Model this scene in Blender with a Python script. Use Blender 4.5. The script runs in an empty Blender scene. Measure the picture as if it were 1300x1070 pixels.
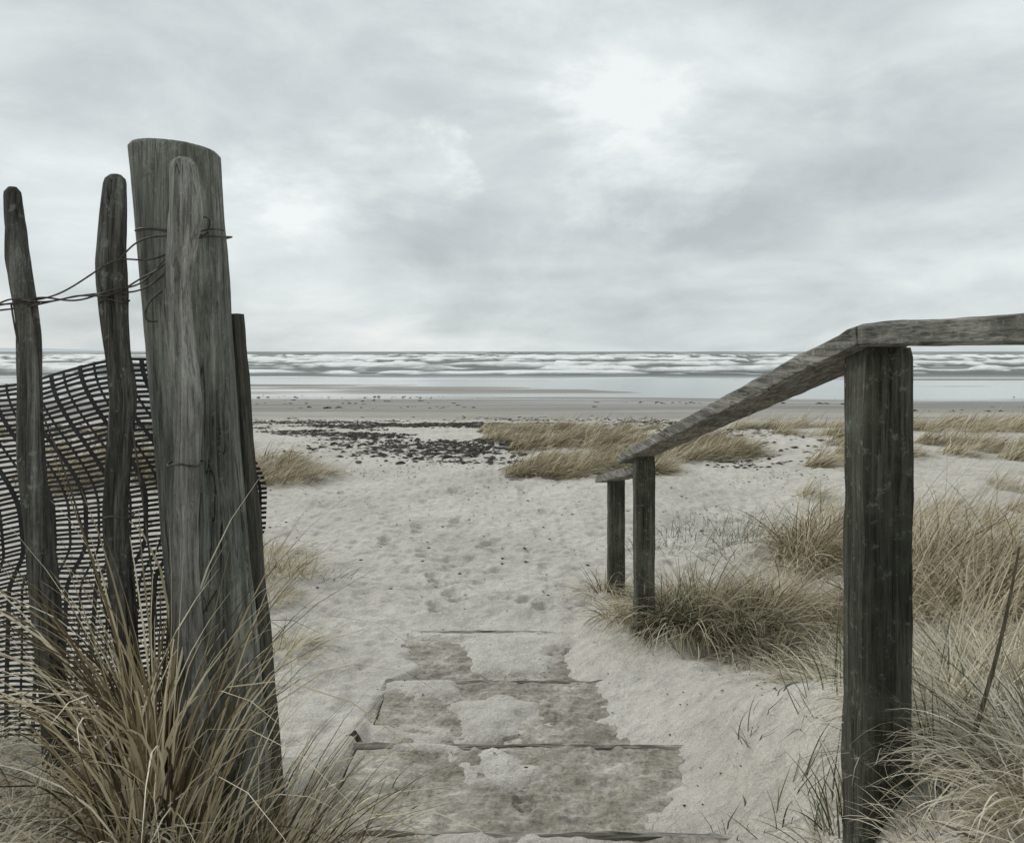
import bpy, math, random
import numpy as np
from mathutils import Vector, Matrix
random.seed(3); rng=np.random.default_rng(7)
scn=bpy.context.scene
scn.view_settings.view_transform='Standard'; scn.view_settings.look='None'; scn.view_settings.exposure=0

# ------------------------------------------------------------------ noise
def _h(i,j,s):
    v=np.sin(i*127.1+j*311.7+s*74.7)*43758.5453
    return v-np.floor(v)
def vn(x,y,s=0):
    x=np.asarray(x,float); y=np.asarray(y,float)
    i=np.floor(x); j=np.floor(y); fx=x-i; fy=y-j
    fx=fx*fx*(3-2*fx); fy=fy*fy*(3-2*fy)
    return (_h(i,j,s)*(1-fx)+_h(i+1,j,s)*fx)*(1-fy)+(_h(i,j+1,s)*(1-fx)+_h(i+1,j+1,s)*fx)*fy
def fbm(x,y,s=0,o=4):
    a=.5;t=0;n=0
    for k in range(o):
        t=t+a*vn(x*2**k+k*13.7,y*2**k+k*7.1,s+k); n+=a; a*=.5
    return t/n-.5
def sm(x,a,b):
    t=np.clip((x-a)/(b-a),0,1); return t*t*(3-2*t)
def gs(x,y,cx,cy,rx,ry):
    return np.exp(-(((x-cx)/rx)**2+((y-cy)/ry)**2))

# ------------------------------------------------------------------ terrain height
BY=[-8,0,.7,1.4,2.1,2.8,3.55,4.3,6,10,16,25,40,54,64,94,110,200,7000]
BZ=[.95,.62,.5,.38,.24,.12,.045,0,0,-.02,-.08,-.6,-1.2,-1.62,-1.755,-1.765,-2.1,-3.5,-6]
FOOT=[(-.66,5.95,.1),(-.50,7.0,-.1),(-.37,5.0,.2),(-.44,4.66,.15),(-.62,8.6,.1),(-1.0,6.3,.2),(.1,8.9,.1),(.3,7.5,-.2),(-.52,5.38,.1),(-.80,6.8,.1),(.12,4.75,.5),(-.2,6.3,-.3)]
def foot(x,y,cx,cy,a,L=.3,W=.11):
    c,s=math.cos(a),math.sin(a)
    u=(x-cx)*c+(y-cy)*s; v=-(x-cx)*s+(y-cy)*c
    d1=((u)/(W*.5))**2+((v-.06)/(L*.29))**2
    d2=((u)/(W*.42))**2+((v+.10)/(L*.17))**2
    d=np.minimum(d1,d2)
    return -.034*(1-sm(d,.5,1.2))+.012*np.exp(-((np.sqrt(d)-1.35)/.25)**2)
TZ=[.50,.385,.262,.146,.060,.018]
def H(x,y):
    x=np.asarray(x,float); y=np.asarray(y,float)
    b=np.interp(y,BY,BZ)
    near=1-sm(y,20,40)
    far=sm(y,46,60)
    b=b+far*(fbm(x*.014,y*.14,5,3)*.26) -.16*gs(x,y,26,60,16,10)-.09*gs(x,y,-8,60,22,2.0)
    stepm=sm(x,-.72,-.60)*(1-sm(x,.62,.76))*(1-sm(y,4.2,4.7))
    dmp=vn(x*9,y*9,14); dmp2=vn(x*17+3,y*17,15)
    n=fbm(x*1.1,y*1.1,1,4)*.10+fbm(x*5,y*5,2,3)*.050-.018*sm(dmp,.60,.85)-.013*sm(dmp2,.6,.9)+fbm(x*24,y*24,3,2)*.012
    b=b+near*n*(1-stepm*.80)
    b=b+.38*(1-sm(x,-.76,-.36))*(1-sm(y,1.45,2.9))
    b=b+.16*gs(x,y,-.54,1.32,.13,.17)
    b=b+.36*sm(x,.52,.92)*(1-sm(y,1.9,3.9))
    b=b+.36*gs(x,y,2.5,4.0,.9,.8)+.22*gs(x,y,2.1,5.4,.9,.7)+.15*gs(x,y,1.0,4.1,.45,.4)+.10*gs(x,y,-1.7,5.0,.6,.9)
    b=b+.22*gs(x,y,5,9,2.2,2.0)
    b=b+.16*gs(x,y,1.2,13.0,2.6,2.4)+.22*gs(x,y,-4.6,11.5,1.8,2)+.25*gs(x,y,6,13,3.5,2.4)
    b=b+near*.5*np.clip(np.abs(x)-6,0,8)*.12*(1-sm(y,9,22))
    for (cx,cy,a) in FOOT: b=b+foot(x,y,cx,cy,a)
    edge=.60-.24*sm(y,2.5,4.1)+fbm(x*3+3,y*2.2,9,3)*.30
    ledge=-.56+.13*sm(fbm(y*2.3,x*0,16,3),.0,.25)*sm(y,3.2,3.8)
    inn=sm(x,ledge-.02,ledge+.03)*(1-sm(x,edge-.20,edge+.04))*(1-sm(y,4.16,4.29))
    tz=np.interp(y,[.68,.72,1.38,1.42,2.08,2.12,2.78,2.82,3.53,3.57,4.3],[TZ[0],TZ[1],TZ[1],TZ[2],TZ[2],TZ[3],TZ[3],TZ[4],TZ[4],TZ[5],TZ[5]])
    drift=sm(fbm(x*2.6+9,y*3.4,11,5)+.10*sm(y,3.2,4.2)+.05*sm(np.abs(x-.02),.2,.5),.02,.20)
    tgt=tz-.040+.040*drift+fbm(x*12,y*12,19,3)*.010
    b=b*(1-inn)+inn*tgt
    b=b+.035*sm(x,edge-.05,edge+.12)*(1-sm(x,.75,.95))*(1-sm(y,4.3,4.9))*sm(y,1.5,2.2)
    return b
def grow(a,step,f,end):
    o=[];v=a
    while (v<end if step>0 else v>end):
        v+=step; step*=f; o.append(v)
    return o
xs=sorted(grow(-2.3,-.016,1.06,-5000)+list(np.arange(-2.3,3.2,.0145))+grow(3.2,.016,1.06,5000))
ys=sorted(grow(1.2,-.02,1.06,-12)+list(np.arange(1.2,6.5,.0155))+grow(6.5,.016,1.015,150)+grow(155,8,1.12,7000))
def grid_mesh(name,X,Y,Z,mat,attrs=None,smooth=True):
    ny,nx=X.shape
    co=np.stack([X,Y,Z],-1).reshape(-1,3).astype(np.float32)
    idx=np.arange(ny*nx).reshape(ny,nx)
    f=np.stack([idx[:-1,:-1],idx[:-1,1:],idx[1:,1:],idx[1:,:-1]],-1).reshape(-1,4)
    return np_mesh(name,co,f,mat,attrs,smooth)
def np_mesh(name,co,f,mat,attrs=None,smooth=True):
    me=bpy.data.meshes.new(name)
    me.vertices.add(len(co)); me.vertices.foreach_set('co',co.astype(np.float32).ravel())
    k=f.shape[1]
    me.loops.add(f.size); me.loops.foreach_set('vertex_index',f.astype(np.int32).ravel())
    me.polygons.add(len(f)); me.polygons.foreach_set('loop_start',(np.arange(len(f))*k).astype(np.int32))
    me.polygons.foreach_set('loop_total',np.full(len(f),k,np.int32))
    me.update(calc_edges=True)
    if smooth: me.polygons.foreach_set('use_smooth',np.ones(len(f),bool))
    if attrs:
        for an,av in attrs.items():
            a=me.attributes.new(an,'FLOAT','POINT'); a.data.foreach_set('value',av.astype(np.float32).ravel())
    me.materials.append(mat); me.validate()
    ob=bpy.data.objects.new(name,me); scn.collection.objects.link(ob); return ob

# ------------------------------------------------------------------ material helpers
class M:
    def __init__(s,name,rough=.9,spec=.2):
        s.m=bpy.data.materials.new(name); s.m.use_nodes=True; s.t=s.m.node_tree; s.n=s.t.nodes
        s.b=s.n['Principled BSDF']; s.b.inputs['Roughness'].default_value=rough
        s.b.inputs['Specular IOR Level'].default_value=spec
        s.tc=s.n.new('ShaderNodeTexCoord')
    def L(s,a,b): s.t.links.new(a,b)
    def map(s,scale,rot=(0,0,0)):
        n=s.n.new('ShaderNodeMapping'); n.inputs['Scale'].default_value=scale; n.inputs['Rotation'].default_value=rot
        s.L(s.tc.outputs['Object'],n.inputs['Vector']); return n.outputs[0]
    def noise(s,vec,scale,detail=5,rough=.6,dist=0):
        n=s.n.new('ShaderNodeTexNoise'); n.inputs['Scale'].default_value=scale; n.inputs['Detail'].default_value=detail
        n.inputs['Roughness'].default_value=rough; n.inputs['Distortion'].default_value=dist
        s.L(vec,n.inputs['Vector']); return n.outputs[0]
    def ramp(s,fac,stops):
        n=s.n.new('ShaderNodeValToRGB'); e=n.color_ramp.elements
        while len(e)<len(stops): e.new(.5)
        for i,(p,c) in enumerate(stops):
            e[i].position=p; e[i].color=(*c,1) if len(c)==3 else c
        s.L(fac,n.inputs[0]); return n.outputs[0]
    def mix(s,fac,a,b,mode='MIX'):
        n=s.n.new('ShaderNodeMix'); n.data_type='RGBA'; n.blend_type=mode
        for sock,v in ((n.inputs[0],fac),(n.inputs[6],a),(n.inputs[7],b)):
            if isinstance(v,(int,float)): sock.default_value=v
            elif isinstance(v,tuple): sock.default_value=(*v,1)
            else: s.L(v,sock)
        return n.outputs[2]
    def math(s,op,a,b=0,clamp=False):
        n=s.n.new('ShaderNodeMath'); n.operation=op; n.use_clamp=clamp
        for i,v in enumerate((a,b)):
            if isinstance(v,(int,float)): n.inputs[i].default_value=v
            else: s.L(v,n.inputs[i])
        return n.outputs[0]
    def attr(s,name):
        n=s.n.new('ShaderNodeAttribute'); n.attribute_name=name; return n.outputs['Fac']
    def bump(s,h,strength,dist,prev=None):
        n=s.n.new('ShaderNodeBump'); n.inputs['Strength'].default_value=strength; n.inputs['Distance'].default_value=dist
        s.L(h,n.inputs['Height'])
        if prev is not None: s.L(prev,n.inputs['Normal'])
        return n.outputs[0]
    def out(s,col=None,nrm=None,rough=None):
        if col is not None: s.L(col,s.b.inputs['Base Color'])
        if nrm is not None: s.L(nrm,s.b.inputs['Normal'])
        if rough is not None: s.L(rough,s.b.inputs['Roughness'])
        return s.m
g=lambda v:(v,v,v)
# sand
m=M('sand',.95,.15); o=m.tc.outputs['Object']
n1=m.noise(o,.9,6); n2=m.noise(o,14,5); n3=m.noise(o,160,4,.7)
dry=m.ramp(n1,[(.3,(.56,.525,.465)),(.55,(.70,.663,.595)),(.75,(.76,.728,.665))])
dry=m.mix(.6,dry,m.ramp(n2,[(.3,g(.60)),(.6,g(1.0))]),'MULTIPLY')
dry=m.mix(.8,dry,m.ramp(n3,[(.3,g(.62)),(.62,g(1.05))]),'MULTIPLY')
lit=m.ramp(m.noise(o,30,6,.75),[(.60,g(0)),(.68,g(1))]); litm=m.ramp(m.noise(o,1.3,4),[(.46,g(0)),(.66,g(.8))])
dry=m.mix(m.math('MULTIPLY',lit,litm),dry,(.13,.115,.09))
sx=m.n.new('ShaderNodeSeparateXYZ'); m.L(o,sx.inputs[0])
wet=m.math('ADD',m.math('MULTIPLY',m.math('SUBTRACT',sx.outputs[1],17),.06),m.math('MULTIPLY',m.math('SUBTRACT',m.noise(m.map((.06,.25,1)),1,5),.5),1.6))
wf=m.math('MULTIPLY',wet,1,True)
wetc=m.ramp(m.noise(m.map((.035,.22,1)),1,6),[(.35,(.195,.182,.162)),(.65,(.335,.32,.29))])
col=m.mix(wf,dry,wetc)
gl=m.math('MULTIPLY',m.math('SUBTRACT',sx.outputs[1],34),.06,True)
rough=m.math('SUBTRACT',.95,m.math('MULTIPLY',gl,m.ramp(m.noise(m.map((.03,.16,1)),1,5),[(.45,g(.1)),(.53,g(.86))])))
b=m.bump(n2,.6,.035); b=m.bump(n3,.7,.008,b); b=m.bump(m.noise(o,45,4),.7,.018,b)
bs=m.n.new('ShaderNodeMix'); bs.data_type='VECTOR'; m.L(gl,bs.inputs[0]); m.L(b,bs.inputs[4])
ge=m.n.new('ShaderNodeNewGeometry'); m.L(ge.outputs['Normal'],bs.inputs[5])
SAND=m.out(col,bs.outputs[1],rough); m.b.inputs['Specular IOR Level'].default_value=.4
# wood
def wood(name,cd,cm,cl,axis='z',grain=60,green=.25,bstr=.6,lich=.0,crk=.15):
    m=M(name,.88,.15)
    S=lambda g_,l_:{'z':(g_,g_,l_),'y':(g_,l_,g_),'x':(l_,g_,g_)}[axis]
    a=m.noise(m.map(S(grain,1.8)),1,8,.72,.4); a2=m.noise(m.map(S(grain*3.2,5)),1,6,.7)
    o=m.tc.outputs['Object']; blot=m.noise(o,9,7,.7)
    c=m.ramp(a,[(.30,cd),(.47,cm),(.66,cl)])
    c=m.mix(.8,c,m.ramp(a2,[(.34,g(.30)),(.52,g(1.0)),(.7,g(1.3))]),'MULTIPLY')
    ck=m.noise(m.map(S(grain*.8,1.0)),1,2,.5,.5)
    cr=m.ramp(ck,[(.486,g(1)),(.497,g(crk)),(.503,g(crk)),(.514,g(1))])
    cm_=m.ramp(m.noise(m.map(S(10,1.5)),1,3),[(.46,g(0)),(.62,g(1))])
    c=m.mix(cm_,c,cr,'MULTIPLY')
    c=m.mix(m.ramp(blot,[(.5,g(0)),(.68,g(green*2.2))]),c,(.13,.145,.105))
    if lich>0:
        c=m.mix(m.ramp(m.noise(o,38,6,.75),[(.575,g(0)),(.62,g(lich))]),c,(.40,.42,.37))
    c=m.mix(.9,c,m.ramp(m.noise(o,3.2,5),[(.3,g(.45)),(.65,g(1.15))]),'MULTIPLY')
    b=m.bump(a,bstr,.014); b=m.bump(a2,bstr,.005,b); b=m.bump(m.noise(o,140,5,.7),.5,.003,b)
    return m.out(c,b)
W_POST=wood('weathered_post_wood',(.095,.098,.08),(.25,.255,.22),(.45,.46,.405),'z',55,.3,.9,.4)
W_STAKE=wood('stake_bark_wood',(.055,.053,.044),(.16,.155,.134),(.36,.355,.32),'z',70,.2,1.0,.6)
W_STAKE1=wood('stake_pale_wood',(.14,.135,.12),(.38,.37,.335),(.62,.61,.56),'z',70,.1,1.0,.6)
W_BAT=wood('batten_wood',(.03,.028,.022),(.085,.08,.065),(.15,.145,.12),'z',60)
W_HP=wood('handrail_post_wood',(.028,.028,.021),(.085,.084,.064),(.18,.18,.148),'z',48,.3,.8,.3)
W_RAIL=wood('handrail_wood',(.07,.067,.057),(.21,.203,.178),(.46,.45,.41),'y',55,.12,.8,.4)
W_STEP=wood('step_board_wood',(.25,.235,.20),(.40,.375,.325),(.58,.55,.48),'x',30,.1)
W_STALK=wood('dry_stalk_mat',(.12,.10,.07),(.26,.22,.16),(.38,.34,.25),'z',90,.0)
# dirty tread
m=M('sandy_tread',.95,.1); o=m.tc.outputs['Object']
a=m.noise(o,5.5,9,.72); a2=m.noise(o,70,5,.7)
c=m.ramp(a,[(.34,(.25,.225,.185)),(.50,(.40,.37,.315)),(.64,(.60,.565,.50))])
gr=m.noise(m.map((2.2,38,38)),1,6,.7)
c=m.mix(.6,c,m.ramp(gr,[(.36,g(.55)),(.6,g(1.1))]),'MULTIPLY')
c=m.mix(.75,c,m.ramp(a2,[(.33,g(.55)),(.58,g(1.05))]),'MULTIPLY')
c=m.mix(m.ramp(m.noise(o,26,6,.7),[(.58,g(0)),(.67,g(.7))]),c,(.12,.105,.08))
b=m.bump(a2,.7,.007); b=m.bump(m.noise(o,24,4),.7,.018,b); b=m.bump(gr,.4,.006,b)
TREAD=m.out(c,b)
m=M('seaweed_mat',.7,.3); a=m.noise(m.tc.outputs['Object'],9,3)
SEAW=m.out(m.ramp(a,[(.35,(.016,.014,.011)),(.7,(.06,.052,.04))]))
def grassmat(name,stops,tr=.25):
    m=M(name,.75,.2); c=m.ramp(m.attr('rnd'),stops); m.out(c)
    t=m.n.new('ShaderNodeBsdfTranslucent'); m.L(c,t.inputs[0])
    mx=m.n.new('ShaderNodeMixShader'); mx.inputs[0].default_value=tr
    m.L(m.b.outputs[0],mx.inputs[1]); m.L(t.outputs[0],mx.inputs[2]); m.L(mx.outputs[0],m.n['Material Output'].inputs[0]); return m.m
G_STRAW=grassmat('straw_grass',[(0,(.07,.058,.036)),(.25,(.21,.172,.105)),(.5,(.49,.42,.285)),(.85,(.72,.655,.48)),(1,(.86,.81,.68))])
G_GOLD=grassmat('golden_grass',[(0,(.04,.031,.018)),(.32,(.15,.115,.065)),(.5,(.43,.35,.215)),(.75,(.76,.665,.465)),(1,(.92,.84,.66))],.15)
G_PALE=grassmat('pale_grass',[(0,(.12,.10,.072)),(.25,(.36,.315,.225)),(.55,(.68,.62,.485)),(1,(.88,.84,.73))])
G_GREEN=grassmat('green_grass',[(0,(.035,.045,.022)),(.5,(.09,.11,.06)),(.85,(.20,.21,.13)),(1,(.42,.38,.27))])
m=M('black_plastic_net',.55,.4); NET=m.out(m.ramp(m.noise(m.tc.outputs['Object'],40,3),[(.3,g(.012)),(.7,(.04,.042,.045))]))
m=M('rusty_wire',.6,.4); m.b.inputs['Metallic'].default_value=.4; WIRE=m.out(m.ramp(m.noise(m.tc.outputs['Object'],60,3),[(.3,(.03,.027,.024)),(.7,(.14,.12,.105))]))

# ------------------------------------------------------------------ ground
X,Y=np.meshgrid(np.array(xs),np.array(ys))
grid_mesh('sand_beach',X,Y,H(X,Y),SAND)

# ------------------------------------------------------------------ sea
sy=sorted(list(grow(46,.35,1.007,620))+grow(630,20,1.15,9000)+[46]); sxx=sorted(grow(-340,-6,1.2,-9000)+list(np.arange(-340,340,1.2))+grow(340,6,1.2,9000))
X,Y=np.meshgrid(np.array(sxx),np.array(sy))
ph=8.5*np.log(Y/60.)+fbm(X*.012,Y*.008,21,5)*2.0
idx=np.floor(ph); fr=ph-idx
gate=sm(vn(X*.022+idx*5.3,idx*7.7,31)*.35+vn(X*.075+idx,idx*3.1,33)*.35+vn(X*.25,idx*1.1,34)*.3,.44,.58)*sm(Y,96,106)
crest=np.exp(-((fr-.5)/.12)**2)
foam=gate*np.exp(-((fr-.46)/(.05+.11*vn(X*.12,Y*.06,35)))**2)*(.65+.45*vn(X*.4,Y*.2,38))
ph2=19*np.log(Y/60.)+fbm(X*.03,Y*.02,22,3)*2.5; i2=np.floor(ph2); f2=ph2-i2
foam2=sm(vn(X*.06+i2*3.3,i2*2.7,36)*.5+vn(X*.3,i2,37)*.5,.50,.66)*np.exp(-((f2-.5)/.15)**2)*.75*sm(Y,100,115)
edge=np.exp(-((Y-(99+fbm(X*.03,X*0,41,3)*12))/1.4)**2)*.8
foam=np.clip(np.maximum(foam,foam2)+edge*sm(vn(X*.08,Y*.2,43),.35,.55),0,1)
Z=-1.75+sm(Y,102,125)*(crest*(.25+.75*gate)+np.exp(-((f2-.5)/.2)**2)*.18+fbm(X*.2,Y*.3,51,2)*.2)
Z=np.where(Y>620,-1.6,Z)
m=M('sea_water',.22,.35); m.b.inputs['IOR'].default_value=1.33
o=m.tc.outputs['Object']
f=m.attr('foam'); fn=m.noise(m.map((.35,.9,1)),1,6,.75)
ff=m.math('MULTIPLY',m.math('SUBTRACT',m.math('ADD',f,m.math('MULTIPLY',fn,.9)),.62),1.7,True)
sxy=m.n.new('ShaderNodeSeparateXYZ'); m.L(o,sxy.inputs[0])
wc=m.ramp(m.noise(m.map((.012,.02,1)),1,5),[(.3,(.165,.18,.172)),(.7,(.28,.295,.28))])
col=m.mix(ff,wc,(.92,.93,.92))
sea_f=m.math('MULTIPLY',m.math('SUBTRACT',sxy.outputs[1],96),.06,True)
rg=m.math('MAXIMUM',m.math('MULTIPLY',sea_f,.8),.08)
sp_=m.math('SUBTRACT',.5,m.math('MULTIPLY',sea_f,.42)); m.L(sp_,m.b.inputs['Specular IOR Level'])
bm=m.n.new('ShaderNodeBump'); bm.inputs['Distance'].default_value=.5
m.L(sea_f,bm.inputs['Strength']); m.L(m.noise(m.map((.5,1.6,1)),1,5,.6),bm.inputs['Height'])
SEA=m.out(col,bm.outputs[0],rg)
grid_mesh('sea',X,Y,Z,SEA,{'foam':foam})

# headland, distance haze put into its pale grey-blue colour
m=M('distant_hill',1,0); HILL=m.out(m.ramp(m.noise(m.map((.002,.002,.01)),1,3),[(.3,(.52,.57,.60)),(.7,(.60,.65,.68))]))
hx=np.linspace(-5200,-2250,60); hz=-2+np.clip((-2250-hx)/900,0,1)**.6*28+fbm(hx*.003,hx*0,3,4)*14*np.clip((-2250-hx)/500,0,1)
Xh=np.stack([hx]*3); Yh=np.stack([np.full(60,r) for r in (4600,4700,5200)]); Zh=np.stack([np.full(60,-3.),hz,np.full(60,-3.)])
grid_mesh('headland',Xh,Yh,Zh,HILL)

# ------------------------------------------------------------------ builders
def empty(name):
    e=bpy.data.objects.new(name,None); e.empty_display_size=.2; scn.collection.objects.link(e); return e
def pole(name,pts,radii,mat,seg=28,lump=.08,seed=0,slant=0,step=.012,parent=None,capr=.35,capd=.28,knots=()):
    pts=np.array(pts,float); d=np.r_[0,np.cumsum(np.linalg.norm(np.diff(pts,axis=0),axis=1))]
    n=max(8,int(d[-1]/step)); t=np.linspace(0,d[-1],n)
    P=np.stack([np.interp(t,d,pts[:,k]) for k in range(3)],1); R=np.interp(t,d,radii)
    for _ in range(12): P[1:-1]=(P[:-2]+2*P[1:-1]+P[2:])/4
    a=np.linspace(0,2*np.pi,seg,endpoint=False)
    A,T=np.meshgrid(a,t)
    cr=fbm(np.cos(A)*6+3,np.sin(A)*6+T*.7,seed+8,2)
    Rm=R[:,None]*(1+lump*2*fbm(np.cos(A)*1.3+5+seed,T*7+np.sin(A)*1.3,seed,3)+lump*.6*fbm(np.cos(A)*5+9,T*9+np.sin(A)*5,seed+4,3)-lump*.9*np.exp(-(cr/.03)**2))
    for (ka,kt,kr) in knots:
        da=np.angle(np.exp(1j*(A-ka)))*R[:,None]; Rm=Rm+kr*.28*np.exp(-((da/kr)**2+((T-kt)/kr)**2))-kr*.35*np.exp(-((da/(kr*.4))**2+((T-kt)/(kr*.4))**2))
    te=(d[-1]-t)[:,None]; cap=np.clip(te/(capr*R[-1]),0,1); Rm=Rm*(1-capd+capd*np.sqrt(1-(1-cap)**2))
    Xp=P[:,0:1]+Rm*np.cos(A); Yp=P[:,1:2]+Rm*np.sin(A); Zp=P[:,2:3]+slant*np.cos(A)*Rm*(T/d[-1])**6
    co=np.stack([Xp,Yp,Zp],-1).reshape(-1,3); k=n*seg
    idx=np.arange(k).reshape(n,seg); nx=np.roll(idx,-1,1)
    faces=[np.stack([idx[:-1],nx[:-1],nx[1:],idx[1:]],-1).reshape(-1,4)]
    top=co[(n-1)*seg:]; c=top.mean(0); extra=[]; last=idx[-1]; base=k
    for s_ in (.8,.5,.2):
        ring=c+(top-c)*s_; ring[:,2]+=.003*fbm(ring[:,0]*90,ring[:,1]*90,seed,2)
        extra.append(ring); ni=np.arange(base,base+seg); base+=seg
        faces.append(np.stack([last,np.roll(last,-1),np.roll(ni,-1),ni],-1)); last=ni
    extra.append(c[None]); co=np.vstack([co]+extra)
    me=bpy.data.meshes.new(name); fl=[tuple(int(v) for v in q) for q in np.vstack(faces)]
    fl+= [(int(last[i]),int(last[(i+1)%seg]),base) for i in range(seg)]
    me.from_pydata([tuple(v) for v in co],[],fl); me.materials.append(mat)
    for p in me.polygons: p.use_smooth=True
    ob=bpy.data.objects.new(name,me); scn.collection.objects.link(ob)
    if parent: ob.parent=parent
    return ob
import bmesh
def beam(name,p0,p1,w,h,mat,parent=None,side=(1,0,0),bev=.005,jit=.0018,seed=0,n=26):
    p0=Vector(p0);p1=Vector(p1);ax=(p1-p0).normalized();sd=Vector(side);sd=(sd-ax*sd.dot(ax)).normalized();up=sd.cross(ax)
    if abs(ax.z)<.9 and up.z<0: up=-up
    pr=[(-w/2,-h/2+bev),(-w/2+bev,-h/2),(w/2-bev,-h/2),(w/2,-h/2+bev),(w/2,h/2-bev),(w/2-bev,h/2),(-w/2+bev,h/2),(-w/2,h/2-bev)]
    k=len(pr); vs=[];fs=[];L=(p1-p0).length
    rr=random.Random(seed)
    off=[rr.random()*50 for _ in pr]
    for i in range(n+1):
        t=i/n; e=1.0
        if i in(0,n): e=.93
        for j,(a,b_) in enumerate(pr):
            jx=float(fbm(t*L*9+off[j],j*3.3,seed,3))*jit*4; jy=float(fbm(t*L*9+off[j]+20,j*3.3,seed,3))*jit*4
            vs.append(p0+ax*(L*t)+sd*(a*e+jx)+up*(b_*e+jy))
    for i in range(n):
        for j in range(k): fs.append((i*k+j,i*k+(j+1)%k,(i+1)*k+(j+1)%k,(i+1)*k+j))
    fs.append(tuple(range(k))[::-1]); fs.append(tuple(n*k+j for j in range(k)))
    me=bpy.data.meshes.new(name); me.from_pydata(vs,[],fs); me.materials.append(mat); me.update()
    bm_=bmesh.new(); bm_.from_mesh(me); bmesh.ops.recalc_face_normals(bm_,faces=bm_.faces); bm_.to_mesh(me); bm_.free()
    ob=bpy.data.objects.new(name,me); scn.collection.objects.link(ob)
    if parent: ob.parent=parent
    return ob
def curve(name,pts,r,mat,parent=None,radii=None):
    cu=bpy.data.curves.new(name,'CURVE'); cu.dimensions='3D'; cu.bevel_depth=r; cu.bevel_resolution=2
    s=cu.splines.new('NURBS'); s.points.add(len(pts)-1)
    for i,(p,q) in enumerate(zip(s.points,pts)):
        p.co=(*q,1)
        if radii: p.radius=radii[i]
    s.use_endpoint_u=True; s.order_u=4; cu.materials.append(mat)
    ob=bpy.data.objects.new(name,cu); scn.collection.objects.link(ob)
    if parent: ob.parent=parent
    return ob

# ------------------------------------------------------------------ handrail
hr=empty('wooden_handrail')
beam('post_near',(.745,1.65,.30),(.753,1.65,1.508),.10,.10,W_HP,hr,seed=1,bev=.004,jit=.0022,n=60)
beam('post_middle',(.649,3.95,-.25),(.649,3.95,.995),.094,.10,W_HP,hr,seed=2)
beam('post_far',(.648,5.0,-.3),(.648,5.0,.735),.10,.10,W_HP,hr,seed=3)
beam('rail_level',(.738,1.602,1.533),(.93,.40,1.533),.115,.045,W_RAIL,hr,seed=4,n=60)
beam('rail_sloping',(.738,1.600,1.531),(.617,4.30,.922),.115,.045,W_RAIL,hr,seed=5,n=110,jit=.0022)
beam('rail_end',(.655,4.02,.905),(.602,5.38,.642),.10,.045,W_RAIL,hr,seed=6)

# ------------------------------------------------------------------ fence post, batten
pole('fence_post',[(-.535,1.56,.45),(-.56,1.56,.75),(-.61,1.56,1.33),(-.655,1.56,1.893)],[.083,.081,.078,.084],W_POST,seg=110,lump=.040,seed=3,slant=-.06,step=.008,capr=.10,capd=.08,knots=[(-1.15,1.20,.022),(-1.9,.62,.018)])
beam('timber_batten',(-.452,1.63,.3),(-.556,1.62,1.575),.018,.05,W_BAT,None,side=(1,0,0),seed=9,n=40)

# ------------------------------------------------------------------ paling fence
pf=empty('paling_fence')
K=dict(parent=pf,capr=1.0,capd=.5,seg=36,step=.008)
pole('stake_1',[(-.545,1.42,.5),(-.560,1.43,.80),(-.588,1.435,1.1),(-.577,1.435,1.4),(-.600,1.435,1.60),(-.578,1.435,1.74),(-.586,1.435,1.845)],[.025,.027,.024,.025,.022,.027,.022],W_STAKE1,lump=.26,seed=11,knots=[(-1.2,1.12,.015),(-2,.6,.014)],**K)
pole('stake_2',[(-.70,1.45,.5),(-.69,1.45,.9),(-.718,1.45,1.2),(-.696,1.45,1.42),(-.712,1.45,1.5),(-.726,1.45,1.66),(-.716,1.45,1.818)],[.021,.021,.021,.022,.019,.023,.019],W_STAKE,lump=.30,seed=15,knots=[(-1.4,.95,.014),(-2.6,.5,.013)],**K)
pole('stake_3',[(-.78,1.40,.5),(-.80,1.40,.95),(-.838,1.40,1.3),(-.840,1.40,1.55),(-.862,1.40,1.66),(-.870,1.40,1.786)],[.023,.022,.021,.018,.020,.014],W_STAKE,lump=.30,seed=19,knots=[(-.6,.75,.014)],**K)
pole('stake_4',[(-1.0,1.38,.5),(-1.01,1.38,1.1),(-1.02,1.38,1.76)],[.022,.021,.017],W_STAKE,lump=.18,seed=23,**K)
def twist(name,pts,amp=.004,freq=60,ph=0,r=.0016):
    pts=np.array(pts,float); d=np.r_[0,np.cumsum(np.linalg.norm(np.diff(pts,axis=0),axis=1))]
    t=np.linspace(0,d[-1],int(d[-1]/.012)+4); P=np.stack([np.interp(t,d,pts[:,k]) for k in range(3)],1)
    for _ in range(6): P[1:-1]=(P[:-2]+2*P[1:-1]+P[2:])/4
    P[:,2]+=amp*np.sin(t*freq+ph); P[:,1]+=amp*np.cos(t*freq+ph)
    curve(name,[tuple(p) for p in P],r,WIRE,pf)
wp=[(-1.3,1.39,1.545),(-1.02,1.40,1.56),(-.93,1.385,1.573),(-.845,1.372,1.588),(-.77,1.40,1.59),(-.70,1.425,1.605),(-.66,1.45,1.63),(-.60,1.475,1.70),(-.56,1.48,1.715)]
twist('wire_1',wp,ph=0); twist('wire_2',wp,ph=3.14)
twist('wire_3',[(-1.3,1.4,1.54),(-.9,1.40,1.575),(-.80,1.41,1.60),(-.73,1.42,1.64),(-.70,1.43,1.67),(-.66,1.46,1.665),(-.61,1.48,1.69)],amp=.003,freq=35)
twist('wire_4',[(-.70,1.425,1.66),(-.675,1.45,1.70),(-.64,1.475,1.715),(-.60,1.465,1.712),(-.55,1.48,1.725),(-.545,1.52,1.728)],amp=.002,freq=40)
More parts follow.
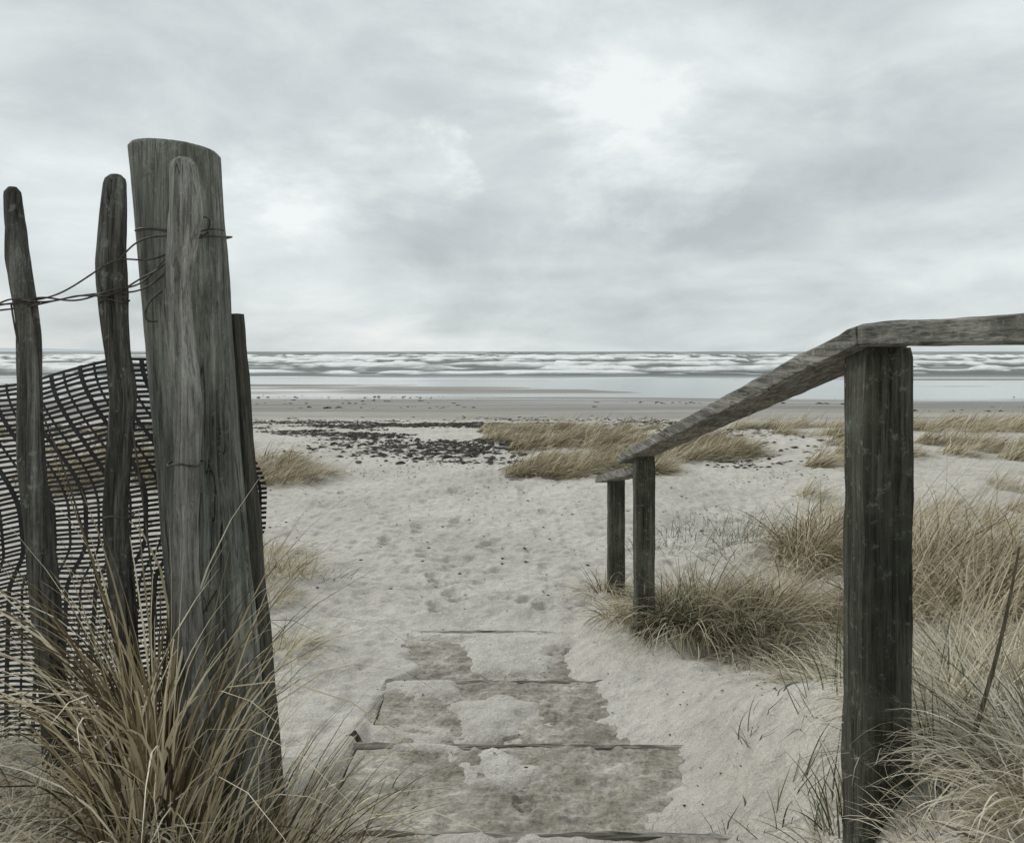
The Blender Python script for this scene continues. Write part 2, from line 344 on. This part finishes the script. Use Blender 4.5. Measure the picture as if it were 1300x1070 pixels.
twist('wire_5',[(-1.4,1.41,1.50),(-1.02,1.41,1.545),(-.9,1.40,1.575),(-.83,1.375,1.575),(-.74,1.42,1.60),(-.67,1.46,1.61),(-.63,1.47,1.65)],amp=.003,freq=22)
lp=[(-.636+.087*math.cos(a),1.56+.087*math.sin(a),1.722+.006*math.sin(a*2)) for a in np.linspace(-2.6,.9,26)]
curve('wire_loop',lp,.0018,WIRE,pf)
curve('wire_hook',[(-.62,1.462,1.62),(-.65,1.45,1.60),(-.667,1.45,1.57),(-.66,1.45,1.55),(-.645,1.46,1.555)],.0018,WIRE,pf)
curve('wire_curl',[(-.60,1.47,1.70),(-.575,1.45,1.73),(-.555,1.46,1.755),(-.548,1.47,1.735),(-.56,1.475,1.72)],.0016,WIRE,pf)
curve('wire_drop_1',[(-.69,1.42,1.58),(-.685,1.42,1.45),(-.665,1.43,1.3),(-.655,1.45,1.15),(-.645,1.46,1.0)],.0018,WIRE,pf)
curve('wire_drop_2',[(-.86,1.38,1.58),(-.85,1.385,1.48),(-.80,1.40,1.36),(-.76,1.42,1.2),(-.72,1.44,1.0)],.0016,WIRE,pf)
for i,(sx_,sy_,zz,r_) in enumerate([(-.708,1.45,1.205,.024),(-.718,1.45,1.59,.0245),(-.848,1.40,1.583,.0205),(-.583,1.435,1.30,.029)]):
    curve('wire_tie_%d'%(i+1),[(sx_+r_*1.05*math.cos(a),sy_+r_*1.05*math.sin(a),zz+.003*math.sin(3*a)) for a in np.linspace(0,6.4,20)],.0015,WIRE,pf)

# ------------------------------------------------------------------ netting
def netP(s,t):
    xr=-.655+.155*sm(t,.0,.34)-.05*sm(t,.42,.55)-.03*t
    x0=-2.3
    x=x0+(xr-x0)*s+(.085*t+.012*np.sin(t*5+.4))*(1-s**3)
    y=1.665+.014*np.sin(s*19+t*1.5)*(1-.6*s**6)+.012*np.sin(s*9+t*3)*(1-.7*s**4)+.008*np.sin(t*7+s*5)
    y=y+.03*(1-s)
    zt=1.495-.135*np.clip((1-s)*1.7-.06,0,9)**.85+.006*np.sin(s*30)
    z=zt-t*(.84)*(.98+.015*np.sin(s*14))-.006*np.sin(s*20+t*5)
    return np.stack([x,y,z],-1)
vs=[];fs=[];cnt=0
rows=78; S=np.linspace(0,1,230)
for r in range(rows):
    t=r/rows; hh=.58/rows
    tt=t+ .0012*np.sin(S*60+r*1.7)
    a=netP(S,tt); b_=netP(S,tt+hh)
    k=len(S); vs.append(a);vs.append(b_)
    i=np.arange(k-1); fs.append(np.stack([cnt+i,cnt+i+1,cnt+k+i+1,cnt+k+i],-1)); cnt+=2*k
T=np.linspace(0,1,110)
nb=50
for c in range(nb):
    s=(c+.5)/nb; w=.0035 if c%2 else .0062
    ss=s+.0010*np.sin(T*12+c*2.1)
    a=netP(ss,T)+np.array([0,-.0012,0]); b_=netP(ss+w,T)+np.array([0,-.0012,0]); k=len(T); vs.append(a);vs.append(b_)
    i=np.arange(k-1); fs.append(np.stack([cnt+i,cnt+i+1,cnt+k+i+1,cnt+k+i],-1)); cnt+=2*k
np_mesh('windbreak_netting',np.vstack(vs),np.vstack(fs),NET)

# ------------------------------------------------------------------ steps
st_=empty('wooden_steps')
NOS=[(.0,.7,.50),(.7,1.4,.385),(1.4,2.1,.262),(2.1,2.8,.146),(2.8,3.55,.060),(3.55,4.3,.018)]
prints=[(-.02,3.08,.2,1),(.20,3.25,-.5,.7),(-.26,3.40,.6,.6),(.02,2.52,.25,.9),(.30,2.62,-.6,.6),(-.15,3.9,.3,.7),(.05,1.8,.1,.8),(-.42,2.98,1.1,.5),(.42,3.05,.9,.5),(-.33,2.36,.8,.6),(.1,3.8,.4,.7),(-.2,2.7,-.3,.7)]
for i,(y0,y1,z) in enumerate(NOS):
    x=np.arange(-.535,.60,.006); y=np.arange(y0+.004,y1-.028,.006); X,Y=np.meshgrid(x,y)
    Z=z-.014+fbm(X*5,Y*5,60+i,4)*.034+fbm(X*30,Y*30,63,3)*.018-.018*sm(vn(X*10,Y*10,68),.6,.85)*(.5+fbm(X*3,Y*3,4,2))
    for (cx,cy,a,am) in prints:
        c_,s_=math.cos(a),math.sin(a); u=(X-cx)*c_+(Y-cy)*s_; v=-(X-cx)*s_+(Y-cy)*c_
        d=np.minimum((u/.045)**2+((v-.05)/.082)**2,(u/.036)**2+((v+.09)/.048)**2)+fbm(X*14,Y*14,69,2)*.9
        ins=(1-sm(d,.6,1.2))*am*sm(fbm(X*9,Y*9,70,2),-.2,.1)
        Z=Z+ins*(-.016+.007*np.sin(v*240)*(.5+.5*np.sin(u*170+v*60)))
    ob=grid_mesh('tread_%d'%(i+1),X,Y,Z,TREAD); ob.parent=st_
    beam('riser_board_%d'%(i+1),(-.56+.01*(i%2),y1-.014,z-.070),(.61,y1-.014,z-.078),.020,.13,W_STEP,st_,side=(0,1,0),seed=30+i,bev=.007,jit=.005,n=90)
    beam('side_board_%d'%(i+1),(-.553,y0+.004,z-.064),(-.553,y1-.032,z-.066),.024,.12,W_STEP,st_,side=(1,0,0),seed=40+i,jit=.003)
beam('timber_stub_1',(-.63,2.90,.04),(-.55,2.93,.085),.05,.08,W_BAT,st_,side=(0,1,0),seed=77,bev=.015,jit=.010,n=10)

# ------------------------------------------------------------------ grass
def blades(P,az,tilt,curl,L,W,rnd,K=7):
    N=len(P); t=np.linspace(0,1,K+1)
    th=tilt[:,None]+curl[:,None]*t[None]**1.3
    ds=L[:,None]/K
    hz=np.concatenate([np.zeros((N,1)),np.cumsum(np.sin((th[:,:-1]+th[:,1:])/2)*ds,1)],1)
    vz=np.concatenate([np.zeros((N,1)),np.cumsum(np.cos((th[:,:-1]+th[:,1:])/2)*ds,1)],1)
    azt=az[:,None]+rng.normal(0,.35,(N,1))*t[None]
    X=P[:,0:1]+hz*np.cos(azt); Y=P[:,1:2]+hz*np.sin(azt); Z=P[:,2:3]+vz
    G=H(X.ravel(),Y.ravel()).reshape(Z.shape)+.004+.012*rng.random((N,1))
    Z=np.maximum(Z,np.where(t[None]>.2,G,-99))
    wa=az+np.pi/2+rng.normal(0,.6,N)
    w=W[:,None]*np.clip(1-t[None]**2.2,.08,1)*.5
    dx=np.cos(wa)[:,None]*w; dy=np.sin(wa)[:,None]*w; dz=rng.normal(0,.3,(N,1))*w
    A=np.stack([X-dx,Y-dy,Z-dz],-1); B=np.stack([X+dx,Y+dy,Z+dz],-1)
    co=np.stack([A,B],2).reshape(-1,3)
    b=(np.arange(N)*(K+1)*2)[:,None]+ (np.arange(K)*2)[None]
    f=np.stack([b,b+1,b+3,b+2],-1).reshape(-1,4)
    return co,f,np.repeat(rnd,(K+1)*2)
class Grass:
    def __init__(s): s.c=[];s.f=[];s.r=[];s.n=0
    def add(s,co,f,r): s.c.append(co);s.f.append(f+s.n);s.r.append(r);s.n+=len(co)
    def tuft(s,cx,cy,r,N,L,tilt=(.15,1.0),curl=.9,w=.004,wind=None,ws=.5,ry=None,K=7,beta=(2.2,1.8)):
        ry=ry or r
        a=rng.random(N)*2*np.pi; q=np.sqrt(rng.random(N))
        ox=np.cos(a)*q*r; oy=np.sin(a)*q*ry
        az=a+rng.normal(0,.5,N)
        if wind is not None:
            vx=np.cos(az)*(1-ws)+math.cos(wind)*ws; vy=np.sin(az)*(1-ws)+math.sin(wind)*ws; az=np.arctan2(vy,vx)
        x=cx+ox;y=cy+oy; z=H(x,y)-.01
        tl=tilt[0]+(tilt[1]-tilt[0])*np.clip(q+rng.normal(0,.2,N),0,1.2)
        s.add(*blades(np.stack([x,y,z],1),az,tl,curl*rng.uniform(.3,1.5,N),L*rng.uniform(.45,1.15,N),w*rng.uniform(.5,1.2,N),np.clip(rng.beta(*beta,N),0,1),K))
    def make(s,name,mat):
        return np_mesh(name,np.vstack(s.c),np.vstack(s.f),mat,{'rnd':np.concatenate(s.r)},smooth=False)
# left foreground tussock
G=Grass()
for (x,y,r,n,l) in [(-.48,1.36,.05,360,.60),(-.53,1.32,.05,380,.62),(-.43,1.42,.05,280,.50),(-.58,1.34,.05,260,.60),(-.49,1.24,.06,320,.46),(-.42,1.32,.05,220,.40),(-.41,1.50,.04,120,.36),(-.56,1.22,.06,280,.42)]:
    G.tuft(x,y,r,n,l,(.0,.26),1.45,.0048,wind=.0,ws=.10,beta=(1.15,1.35))
for (x,y,r,n,l) in [(-.43,1.42,.05,90,.60),(-.5,1.32,.06,90,.66),(-.56,1.36,.05,60,.70)]:
    G.tuft(x,y,r,n,l,(.0,.25),2.4,.0056,wind=.1,ws=.30,beta=(4,1.4))
G.make('marram_grass',G_GOLD)
G=Grass()
for (x,y,r,n,l) in [(-.80,1.30,.09,160,.16),(-.90,1.26,.1,220,.16),(-.97,1.38,.12,240,.14),(-.70,1.20,.1,260,.16),(-.60,1.12,.1,360,.16),(-.45,1.16,.06,220,.16),(-1.2,1.5,.2,400,.16),(-1.0,1.85,.3,300,.14),(-.75,1.05,.12,400,.14),(-.56,1.02,.1,300,.12),(-.44,1.02,.06,200,.12),(-.9,1.1,.12,400,.14),(-.37,1.22,.05,120,.14),(-.36,1.55,.06,90,.12)]:
    G.tuft(x,y,r,n,l,(.3,1.2),1.3,.0036,wind=0,ws=.2,beta=(2.0,1.4))
G.make('marram_grass',G_PALE)
# round the lower handrail posts
G=Grass()
for (x,y,r,n,l) in [(.92,3.95,.18,1000,.40),(.76,3.92,.08,280,.36),(1.15,3.9,.22,1100,.40),(1.35,4.15,.22,800,.36),(.66,4.05,.07,180,.34),(.60,4.3,.12,220,.3),(1.0,4.25,.2,600,.40),(1.5,3.7,.2,500,.30),(.58,5.0,.1,140,.3),(1.35,3.45,.2,400,.22),(1.75,3.9,.2,400,.30),(1.15,3.55,.2,400,.22)]:
    G.tuft(x,y,r,n,l,(.15,1.1),1.6,.0052,wind=-.3,ws=.3,beta=(1.2,1.3))
G.make('marram_grass',G_STRAW)
# big mound right
G=Grass()
for (x,y,r,n,l) in [(2.05,5.2,.3,1100,.56),(1.85,5.0,.2,650,.50),(2.35,4.4,.35,1300,.58),(2.7,4.2,.4,1200,.58),(2.2,3.7,.3,1000,.48),(2.6,3.5,.4,1100,.48),(3.1,4.8,.5,1000,.58),(2.7,5.6,.4,700,.54),(3.4,3.8,.5,800,.5),(1.9,4.1,.2,450,.38)]:
    G.tuft(x,y,r,n,l,(.25,1.2),1.5,.0060,wind=-.1,ws=.45,beta=(1.15,1.3))
G.make('marram_grass',G_STRAW)
# right foreground
G=Grass()
for (x,y,r,n,l) in [(1.05,1.9,.16,600,.3),(1.3,2.2,.2,800,.32),(1.0,1.6,.12,450,.26),(1.5,2.6,.3,1100,.34),(1.25,2.9,.25,450,.26),(1.7,3.1,.3,900,.34),(.95,1.4,.12,450,.24),(.88,1.75,.06,150,.25),(1.9,2.5,.35,1000,.38),(2.2,2.9,.4,900,.38),(1.15,1.3,.2,600,.25),(.78,1.45,.08,200,.16),(.70,1.75,.05,80,.16),(.86,1.3,.08,250,.18)]:
    G.tuft(x,y,r,n,l,(.3,1.25),1.2,.0044,wind=2.6,ws=.3,beta=(1.2,1.2))
G.make('marram_grass',G_PALE)
# tall wispy blades right
G=Grass()
for (x,y,r,n,l) in [(1.25,2.0,.3,70,.7),(1.8,3.0,.5,110,.8),(2.2,4.2,.5,240,.95),(1.0,1.8,.1,26,.55),(1.45,4.2,.4,50,.55),(.78,4.0,.15,30,.55)]:
    G.tuft(x,y,r,n,l,(.15,.6),.7,.0034,wind=0,ws=.7)
G.make('marram_grass',G_STRAW)
# greener tufts
G=Grass()
for (x,y,r,n,l) in [(.80,3.95,.1,320,.28),(.70,3.86,.06,160,.22),(1.0,3.9,.2,260,.26),(1.35,6.2,.5,200,.2),(1.8,6.7,.5,180,.2),(1.0,5.9,.3,70,.18),(1.6,5.4,.3,160,.3),(.66,1.95,.06,14,.14),(.60,2.1,.1,12,.12),(.72,2.45,.08,14,.12),(-1.35,5.2,.3,120,.2),(1.05,1.65,.12,70,.33),(-.38,2.5,.1,12,.09),(.9,2.2,.12,40,.26),(1.2,2.4,.2,60,.32),(.72,1.72,.07,70,.2),(.83,1.55,.05,60,.25),(-.52,1.33,.12,90,.36),(2.2,4.4,.5,200,.4)]:
    G.tuft(x,y,r,n,l,(.1,1.0),.7,.0040,wind=.2,ws=.3)
G.make('green_grass',G_GREEN)
def patch(G,x0,x1,y0,y1,n,cl,l,w,thr=.0,seed=1):
    k=0
    while k<n:
        x=random.uniform(x0,x1);y=random.uniform(y0,y1)
        ex=min(x-x0,x1-x)/(x1-x0)*2; ey=min(y-y0,y1-y)/(y1-y0)*2
        if fbm(x*.7,y*.7,seed,3)+.25*min(1,3*min(ex,ey))-.25<thr-.12: k+=.2; continue
        G.tuft(x,y,random.uniform(.08,.3),cl,l*random.uniform(.6,1.2),(.3,1.2),.9,w,wind=-.15,ws=.6,K=4,beta=(1.4,1.4)); k+=1
G=Grass()
for (x,y,r,n,l) in [(-1.50,5.1,.22,450,.24),(-1.72,5.6,.3,450,.26),(-1.42,4.6,.15,260,.20),(-2.1,5,.3,400,.25),(-1.12,3.9,.15,200,.2)]:
    G.tuft(x,y,r,n,l,(.3,1.1),1.0,.0045,wind=-.3,ws=.3)
for (x,y) in [(-2.75,9.6),(-2.95,9.9),(-2.55,9.2),(-3.1,10.4),(-2.8,10.2),(-2.4,9.6),(-3.2,9.4)]:
    G.tuft(x,y,.28,260,.36,(.3,1.2),.9,.008,wind=-.15,ws=.6,K=5,beta=(1.4,1.4))
patch(G,-5.8,-2.4,8.4,11.5,110,120,.42,.009)
G.make('marram_grass',G_STRAW)
G=Grass()
patch(G,-.7,3.3,9.6,15.5,240,120,.38,.010,seed=4)
patch(G,3.0,9.5,9.0,15.5,230,110,.44,.010,seed=6)
patch(G,2.6,5.5,6.0,9.0,26,130,.34,.006,seed=9)
patch(G,-16,-5.5,8,15,50,90,.45,.012,seed=9)
G.make('marram_grass',G_STRAW)
curve('dry_stalk',[(.82,1.52,.55),(.85,1.5,.75),(.90,1.49,.92),(.925,1.49,1.05),(.935,1.48,1.14)],.0045,W_STALK,radii=[1,.95,.8,.65,.4])

# ------------------------------------------------------------------ seaweed & litter
def flakes(name,pos,size,mat,lift=.4):
    vs=[];fs=[]
    Z=H(pos[:,0],pos[:,1])
    for (x,y),z,s in zip(pos,Z,size):
        k=random.randint(5,8); a0=random.random()*6.28; st=random.uniform(.2,1); b0=len(vs); ro=random.random()*3.14 if s<.06 else random.gauss(0,.5)
        c,sn=math.cos(ro),math.sin(ro)
        vs.append((x,y,z+.004+s*lift*random.uniform(.3,1)))
        for j in range(k):
            a=a0+j/k*6.28; r=s*random.uniform(.25,1.1); px=math.cos(a)*r; py=math.sin(a)*r*st
            vs.append((x+px*c-py*sn,y+px*sn+py*c,z+.003+s*random.uniform(-.08,.15)))
        for j in range(k): fs.append((b0,b0+1+j,b0+1+(j+1)%k))
    me=bpy.data.meshes.new(name); me.from_pydata(vs,[],fs); me.materials.append(mat)
    ob=bpy.data.objects.new(name,me); scn.collection.objects.link(ob); return ob
def samp(n,x0,x1,y0,y1,fn):
    P=rng.random((n,2))*[x1-x0,y1-y0]+[x0,y0]; d=fn(P[:,0],P[:,1]); return P[rng.random(n)<d]
p1=samp(130000,-9,4.5,10.5,28,lambda x,y: sm(fbm(x*.45+y*.3,y*.8,71,5),-.12,.12)*(np.exp(-((y-(14.2-.35*(x+2)+fbm(x*.5,y*0,72,2)*2.5))/2.0)**2)*(.2+.8*np.exp(-((x+1.4)/2.0)**2))+.6*np.exp(-((y-(20+.2*x))/3.0)**2))*(1-.7*sm(x,.3,2.2)))
p2=samp(26000,-3.8,4.5,4.7,14,lambda x,y: .03+.65*sm(fbm(x*1.1,y*1.1,75,3),.04,.24)*sm(y,5.5,12))
p2b=samp(500,2.3,3.8,9.3,11.2,lambda x,y: gs(x,y,3.0,10.3,.6,.5)*sm(fbm(x*3,y*3,79,2),-.1,.1))
p3=samp(6000,-40,45,28,60,lambda x,y: .55*sm(fbm(x*.12,y*.4,77,4),.08,.22))
p4=samp(1800,-.6,1.3,2.3,5.5,lambda x,y: .25+0*x)
P=np.vstack([p1,p2,p2b,p3,p4]); 
S=np.concatenate([rng.uniform(.015,.10,len(p1)),rng.uniform(.006,.026,len(p2)),rng.uniform(.02,.07,len(p2b)),rng.uniform(.04,.28,len(p3)),rng.uniform(.003,.009,len(p4))])
flakes('seaweed',P,S,SEAW,.35)

# ------------------------------------------------------------------ world, sun, camera
w=bpy.data.worlds.new('World'); scn.world=w; w.use_nodes=True; t=w.node_tree; N=t.nodes; Lk=t.links.new
bg=N['Background']; bg.inputs[1].default_value=.1
sund=Vector((-.62,.55,.66)).normalized(); elev=math.asin(sund.z)
sky=N.new('ShaderNodeTexSky'); sky.sky_type='NISHITA'; sky.sun_disc=False; sky.sun_elevation=elev; sky.sun_rotation=math.atan2(sund.x,sund.y)
tc=N.new('ShaderNodeTexCoord')
def vm(op,a,b=None):
    n=N.new('ShaderNodeVectorMath'); n.operation=op
    for i,v in enumerate((a,b)):
        if v is None: continue
        if isinstance(v,tuple): n.inputs[i].default_value=v
        else: Lk(v,n.inputs[i])
    return n
def ma(op,a,b=0,clamp=False):
    n=N.new('ShaderNodeMath'); n.operation=op; n.use_clamp=clamp
    for i,v in enumerate((a,b)):
        if isinstance(v,(int,float)): n.inputs[i].default_value=v
        else: Lk(v,n.inputs[i])
    return n.outputs[0]
D=vm('NORMALIZE',tc.outputs['Generated']).outputs[0]
sp=N.new('ShaderNodeSeparateXYZ'); Lk(D,sp.inputs[0])
zz=ma('ADD',ma('MAXIMUM',sp.outputs[2],0),.20)
cb=N.new('ShaderNodeCombineXYZ'); Lk(ma('DIVIDE',sp.outputs[0],zz),cb.inputs[0]); Lk(ma('DIVIDE',sp.outputs[1],zz),cb.inputs[1])
Ds=vm('MULTIPLY',D,(1,1,2.2)).outputs[0]
def nz(v,s,d,r,dist=0,off=(0,0,0)):
    n=N.new('ShaderNodeTexNoise'); n.inputs['Scale'].default_value=s; n.inputs['Detail'].default_value=d; n.inputs['Roughness'].default_value=r; n.inputs['Distortion'].default_value=dist
    Lk(vm('ADD',v,off).outputs[0],n.inputs['Vector']); return n.outputs[0]
c1=nz(cb.outputs[0],1.15,7,.50,.3,(3.1,1.7,0)); c2=nz(Ds,4.6,9,.56,.35,(7,2,1))
f=ma('ADD',ma('MULTIPLY',c1,.45),ma('MULTIPLY',c2,.55))
f=ma('ADD',ma('MULTIPLY',ma('SUBTRACT',f,.5),1.25),.54)
wob=nz(Ds,4.5,8,.62,.2,(1,5,2))
def spot(d,r,amp):
    d=Vector(d).normalized()
    ds=vm('MULTIPLY',vm('SUBTRACT',D,tuple(d)).outputs[0],(1,1,2.0)).outputs[0]
    ln=vm('LENGTH',ds).outputs['Value']
    ln=ma('ADD',ln,ma('MULTIPLY',ma('SUBTRACT',wob,.5),.75))
    v=ma('SUBTRACT',1,ma('DIVIDE',ln,r),True); return ma('MULTIPLY',v,amp)
for s_ in [((.17,1,.36),.30,.20),((-.22,1,.225),.18,.20),((.13,1,.25),.17,.18),((-.5,1,.14),.35,.12),((.65,1,.07),.2,.10),((-.5,1,.5),.4,.06),((.5,1,.25),.35,-.05),((.0,1,.14),.3,-.07)]:
    f=ma('ADD',f,spot(*s_))
rp=N.new('ShaderNodeValToRGB'); e=rp.color_ramp.elements
st=[(.36,(.50,.548,.56)),(.50,(.61,.663,.675)),(.62,(.72,.772,.78)),(.80,(.90,.94,.93))]
while len(e)<4: e.new(.5)
for i,(p,c) in enumerate(st): e[i].position=p; e[i].color=(*c,1)
Lk(f,rp.inputs[0])
sc=vm('SCALE',rp.outputs[0]); sc.inputs['Scale'].default_value=10
mx=N.new('ShaderNodeMix'); mx.data_type='RGBA'; mx.inputs[0].default_value=.05; Lk(sc.outputs[0],mx.inputs[6]); Lk(sky.outputs[0],mx.inputs[7])
Lk(mx.outputs[2],bg.inputs[0])
sl=bpy.data.lights.new('sun','SUN'); sl.energy=1.5; sl.angle=math.radians(11); sl.color=(1,.965,.91)
so=bpy.data.objects.new('sun',sl); scn.collection.objects.link(so); so.rotation_euler=sund.to_track_quat('Z','Y').to_euler(); so.location=(-5,8,12)
cam=bpy.data.cameras.new('camera'); co=bpy.data.objects.new('camera',cam); scn.collection.objects.link(co)
cam.sensor_width=36; cam.lens=36*1020/1300; cam.shift_y=-89/1300; cam.clip_start=.05; cam.clip_end=30000
co.location=(0,0,1.5); co.rotation_euler=(math.radians(90),0,0); scn.camera=co
